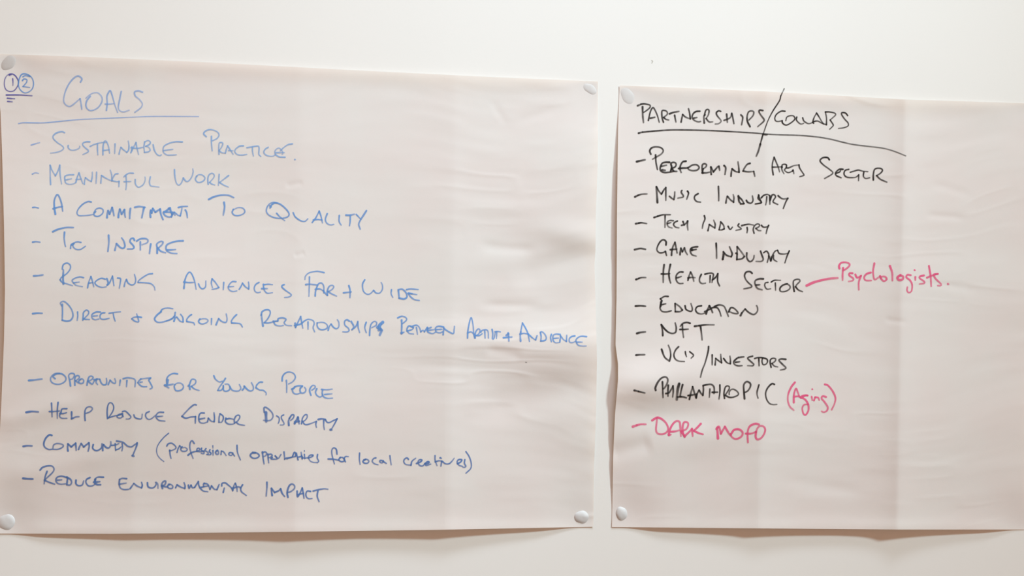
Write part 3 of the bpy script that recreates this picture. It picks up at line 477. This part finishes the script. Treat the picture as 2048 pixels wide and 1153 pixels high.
WIDE = 1.18
def ink_mesh(name, strokes, sheet, ink, parent, base):
    V, Fc, rim, flow = [], [], [], []
    for si, (w, S, f0, f1, lift) in enumerate(strokes):
        n = len(S); r = 0.5 * w * WIDE / PX
        T = np.gradient(S, axis=0); T /= np.maximum(np.linalg.norm(T, axis=1, keepdims=True), 1e-6)
        N = np.stack([-T[:, 1], T[:, 0]], 1)
        t = np.linspace(0, 1, n)
        rr = r * (1 - 0.16 * t + 0.05 * np.sin(9 * t + si))[:, None]
        fl = f0 + (f1 - f0) * t
        b0 = len(V)
        rows = np.stack([S - N * rr, S, S + N * rr], 1).reshape(-1, 2)
        pts = [tuple(p) for p in rows]; R_ = [1, 0, 1] * n; F_ = list(np.repeat(fl, 3)); A_ = list(np.repeat(t, 3))
        for i in range(n - 1):
            a = b0 + 3 * i
            Fc += [(a, a + 3, a + 4, a + 1), (a + 1, a + 4, a + 5, a + 2)]
        for end, sg in ((0, -1), (n - 1, 1)):           # round caps
            c, tt, nn, q = S[end], T[end] * sg, N[end], rr[end, 0]
            ids = [b0 + 3 * end + 2]
            for j in range(1, 6):
                th = math.pi * j / 6
                pts.append(tuple(c + (nn * math.cos(th) + tt * math.sin(th)) * q))
                R_.append(1); F_.append(fl[end]); A_.append(t[end]); ids.append(b0 + len(pts) - 1)
            ids.append(b0 + 3 * end)
            for j in range(6):
                f = (b0 + 3 * end + 1, ids[j], ids[j + 1])
                Fc.append(f if sg < 0 else f[::-1])
        for p, a in zip(pts, A_): V.append((p[0], p[1], lift + 0.02 * a))
        rim += R_; flow += F_
    V = np.array(V)
    P = at(V[:, 0], V[:, 1], sheet.height(V[:, 0], V[:, 1]) + 0.22 + V[:, 2])
    o = mesh_obj(name, P, Fc, INK[ink], parent, base)
    me = o.data
    for nm, val in (('rim', rim), ('flow', flow)):
        at_ = me.attributes.new(nm, 'FLOAT', 'POINT'); at_.data.foreach_set('value', np.asarray(val, dtype=np.float32))
    return o

def write(lines, labels, sheet, parent, base):
    rs = np.random.RandomState(5)
    for (name, ink, _, w, chunks), label in zip(lines, labels):
        runs = []
        for crop, text in chunks:
            for k, (ik, ww, S) in enumerate(parse(crop, text, w)):
                f0 = 0.98 + 0.1 * rs.rand()
                runs.append([ik or ink, ww, S, f0, f0 - 0.22 - 0.15 * rs.rand(), 0.012 * (len(runs) % 9)])
        head = [runs[0]]; rest = runs[1:]
        if name == 'numeral_mark': head, rest = runs, []
        if name == 'heading':
            k = 3 if 'Partnerships' in label else 1; head, rest = runs[:k], runs[k:]
        line = ink_mesh(name, [r[1:] for r in head], sheet, head[0][0], parent, base)
        line['label'] = label
        # the words: strokes whose spans along the line nearly touch belong together
        rest.sort(key=lambda r: r[2][:, 0].min())
        words = []
        for r in rest:
            a, b = r[2][:, 0].min(), r[2][:, 0].max()
            if words and a - words[-1][1] < 13 and words[-1][2] == r[0]:
                words[-1][0].append(r); words[-1][1] = max(words[-1][1], b)
            else: words.append([[r], b, r[0]])
        for rr, _, ik in words:
            wo = ink_mesh('word', [r[1:] for r in rr], sheet, ik, line, base)
            if ik == 'pink' and ink == 'black': wo['label'] = 'word in pink marker'

def sheet_thing(sheet, centre, label, lines, labels):
    base = at(centre[0], centre[1], 0)
    e = bpy.data.objects.new('flipchart_sheet', None); e.location = base; e.empty_display_size = 0.05
    col.objects.link(e); tag(e, label=label, category='paper sheet')
    sheet.build(e, base)
    write(lines, labels, sheet, e, base)
    return e, base

goals = Sheet([(-14, 108), (0, 108), (150, 113), (400, 124), (700, 140), (960, 153), (1196, 163)],
              [(-14, 1068), (225, 1068.5), (500, 1065.5), (850, 1061), (1080, 1056.5), (1187, 1054.5)],
              [(-14, 108), (-5, 160), (1, 225), (4, 300), (8, 450), (10, 580), (8, 680), (3, 800), (-2, 900), (-8, 1068)],
              [(1196, 163), (1196, 320), (1192, 420), (1191, 500), (1189, 530), (1191, 600), (1194, 720), (1192, 830), (1188, 940), (1187, 1054)],
              height_goals)
collabs = Sheet([(1238, 171), (1360, 175.5), (1530, 183), (1650, 190), (1808, 199), (2048, 206.5), (2075, 208)],
                [(1224, 1055), (1500, 1057.5), (1800, 1060), (2052, 1060)],
                [(1239, 171), (1236, 260), (1234, 420), (1233, 600), (1231, 690), (1236, 728), (1236, 760), (1230, 830), (1226, 920), (1224, 1055)],
                [(2075, 208), (2062, 600), (2050, 1060)],
                height_collabs)

ea, ba = sheet_thing(goals, (590, 600), 'large thin paper sheet headed Goals, written in blue marker, pinned on the wall', GOALS, [
    'violet circled numeral 1 with short strokes underneath', 'blue circled numeral 2', 'underlined blue heading reading Goals',
    'pale blue line reading Sustainable Practice', 'pale blue line reading Meaningful Work',
    'blue line reading A Commitment To Quality', 'blue line reading To Inspire',
    'blue line reading Reaching Audiences Far + Wide',
    'longest blue line, reading Direct + Ongoing Relationships Between Artist + Audience',
    'blue line reading Opportunities For Young People', 'blue line reading Help Reduce Gender Disparity',
    'blue line reading Community (professional opportunities for local creatives)',
    'lowest blue line, reading Reduce Environmental Impact'])
eb, bb = sheet_thing(collabs, (1640, 620), 'paper sheet headed Partnerships / Collabs, in black and pink marker', COLLABS, [
    'underlined black heading reading Partnerships / Collabs', 'black line reading Performing Arts Sector',
    'black line reading Music Industry', 'black line reading Tech Industry', 'black line reading Game Industry',
    'black line reading Health Sector with Psychologists added in pink', 'black line reading Education',
    'black line reading NFT', "black line reading VC's / Investors", 'black line reading Philanthropic with (Aging) in pink',
    'pink line reading Dark Mofo'])

# a stray pen dot on the left sheet
dot = ink_mesh('ink_dot', [(1.3, np.array([(1051.2, 725.0), (1052.6, 725.4), (1053.6, 725.2)]), 0.55, 0.5, 0)], goals, 'black', ea, ba)
dot['label'] = 'tiny dark pen dot'

# ------------------------------------------------------------------ the round tacks at the corners
def tack_material(name, c):
    mt, nt, out = material(name)
    p = nt.nodes.new('ShaderNodeBsdfPrincipled')
    p.inputs['Base Color'].default_value = c; p.inputs['Roughness'].default_value = 0.6
    p.inputs['Subsurface Weight'].default_value = 0.3; p.inputs['Subsurface Radius'].default_value = (0.004, 0.004, 0.004)
    nt.links.new(p.outputs['BSDF'], out.inputs['Surface'])
    return mt
TACK = tack_material('soft_white_putty', (0.62, 0.62, 0.635, 1))
GREY = tack_material('soft_grey_putty', (0.55, 0.535, 0.535, 1))
PALE = tack_material('pale_pink_grey_putty', (0.61, 0.595, 0.60, 1))

def tack(u, v, ru, rv, ang, thick, seed, sheet, label, mat=None):
    """a pressed, slightly lumpy disc with a domed face and a soft rim"""
    rs = np.random.RandomState(seed); ph = rs.rand(6) * 6.28
    P, Fc = [], []
    nr, na = 9, 36
    a0 = math.radians(ang)
    prof = [(0.0, 1.0), (0.18, 0.985), (0.36, 0.93), (0.54, 0.83), (0.70, 0.67), (0.83, 0.48), (0.93, 0.28), (1.0, 0.10), (1.04, -0.03)]
    def pt(rad, th, k):
        wob = 1 + 0.05 * math.sin(2 * th + ph[0]) + 0.035 * math.sin(3 * th + ph[1]) + 0.02 * math.sin(5 * th + ph[2])
        x, y = rad * ru * wob * math.cos(th), rad * rv * wob * math.sin(th)
        uu, vv = u + x * math.cos(a0) - y * math.sin(a0), v + x * math.sin(a0) + y * math.cos(a0)
        lump = 0.10 * math.sin(3.1 * x / ru + ph[3]) * math.cos(2.7 * y / rv + ph[4]) * (1 - rad)
        return at(uu, vv, float(sheet.height(np.array([uu]), np.array([vv]))[0]) + thick * (k + lump))
    P.append(pt(0, 0, 1.0))
    for r_, k in prof[1:]:
        for j in range(na): P.append(pt(r_, 2 * math.pi * j / na, k))
    for j in range(na): Fc.append((0, 1 + (j + 1) % na, 1 + j))
    for i in range(len(prof) - 2):
        for j in range(na):
            a, b = 1 + i * na + j, 1 + i * na + (j + 1) % na
            Fc.append((a, b, b + na, a + na))
    base = at(u, v, 0)
    o = mesh_obj('wall_tack', P, Fc, mat or TACK, None, base); o.location = base
    return tag(o, label=label, category='tack', group='pale round tacks holding the sheets')

tack(17, 126, 16, 12, -38, 1.0, 1, goals, 'pale grey oval tack above the circled numerals, top left corner', GREY)
tack(1180, 178, 14, 8.5, 38, 0.7, 2, goals, 'faint grey tack at the top right corner of the goals sheet', PALE)
tack(13, 1045, 17, 15, 5, 2.4, 3, goals, 'whitish round tack at the bottom left corner of the goals sheet')
tack(1163, 1035, 14, 12.5, -25, 2.8, 4, goals, 'white round tack at the bottom right corner of the goals sheet')
tack(1255, 192, 16, 12, 58, 0.7, 5, collabs, 'faint grey tack left above the word Partnerships', PALE)
tack(1243, 1028, 11.5, 13, 0, 2.8, 6, collabs, 'small white round tack at the bottom left of the partnerships sheet')

# the speck on the wall above the gap
sp = [at(1302, 120, 0.05), at(1305, 120.5, 0.05), at(1306.5, 123, 0.05), at(1304.5, 127, 0.05), at(1302.5, 127.5, 0.05), at(1303.8, 123.5, 0.05)]
dm, nt, out = material('grey_scuff'); d = nt.nodes.new('ShaderNodeBsdfDiffuse'); d.inputs[0].default_value = (0.50, 0.49, 0.46, 1)
nt.links.new(d.outputs[0], out.inputs['Surface'])
s = mesh_obj('scuff_mark', sp, [(0, 5, 1), (1, 5, 2), (2, 5, 3), (3, 5, 4)], dm, wall, (0, 0, 0), smooth=False)
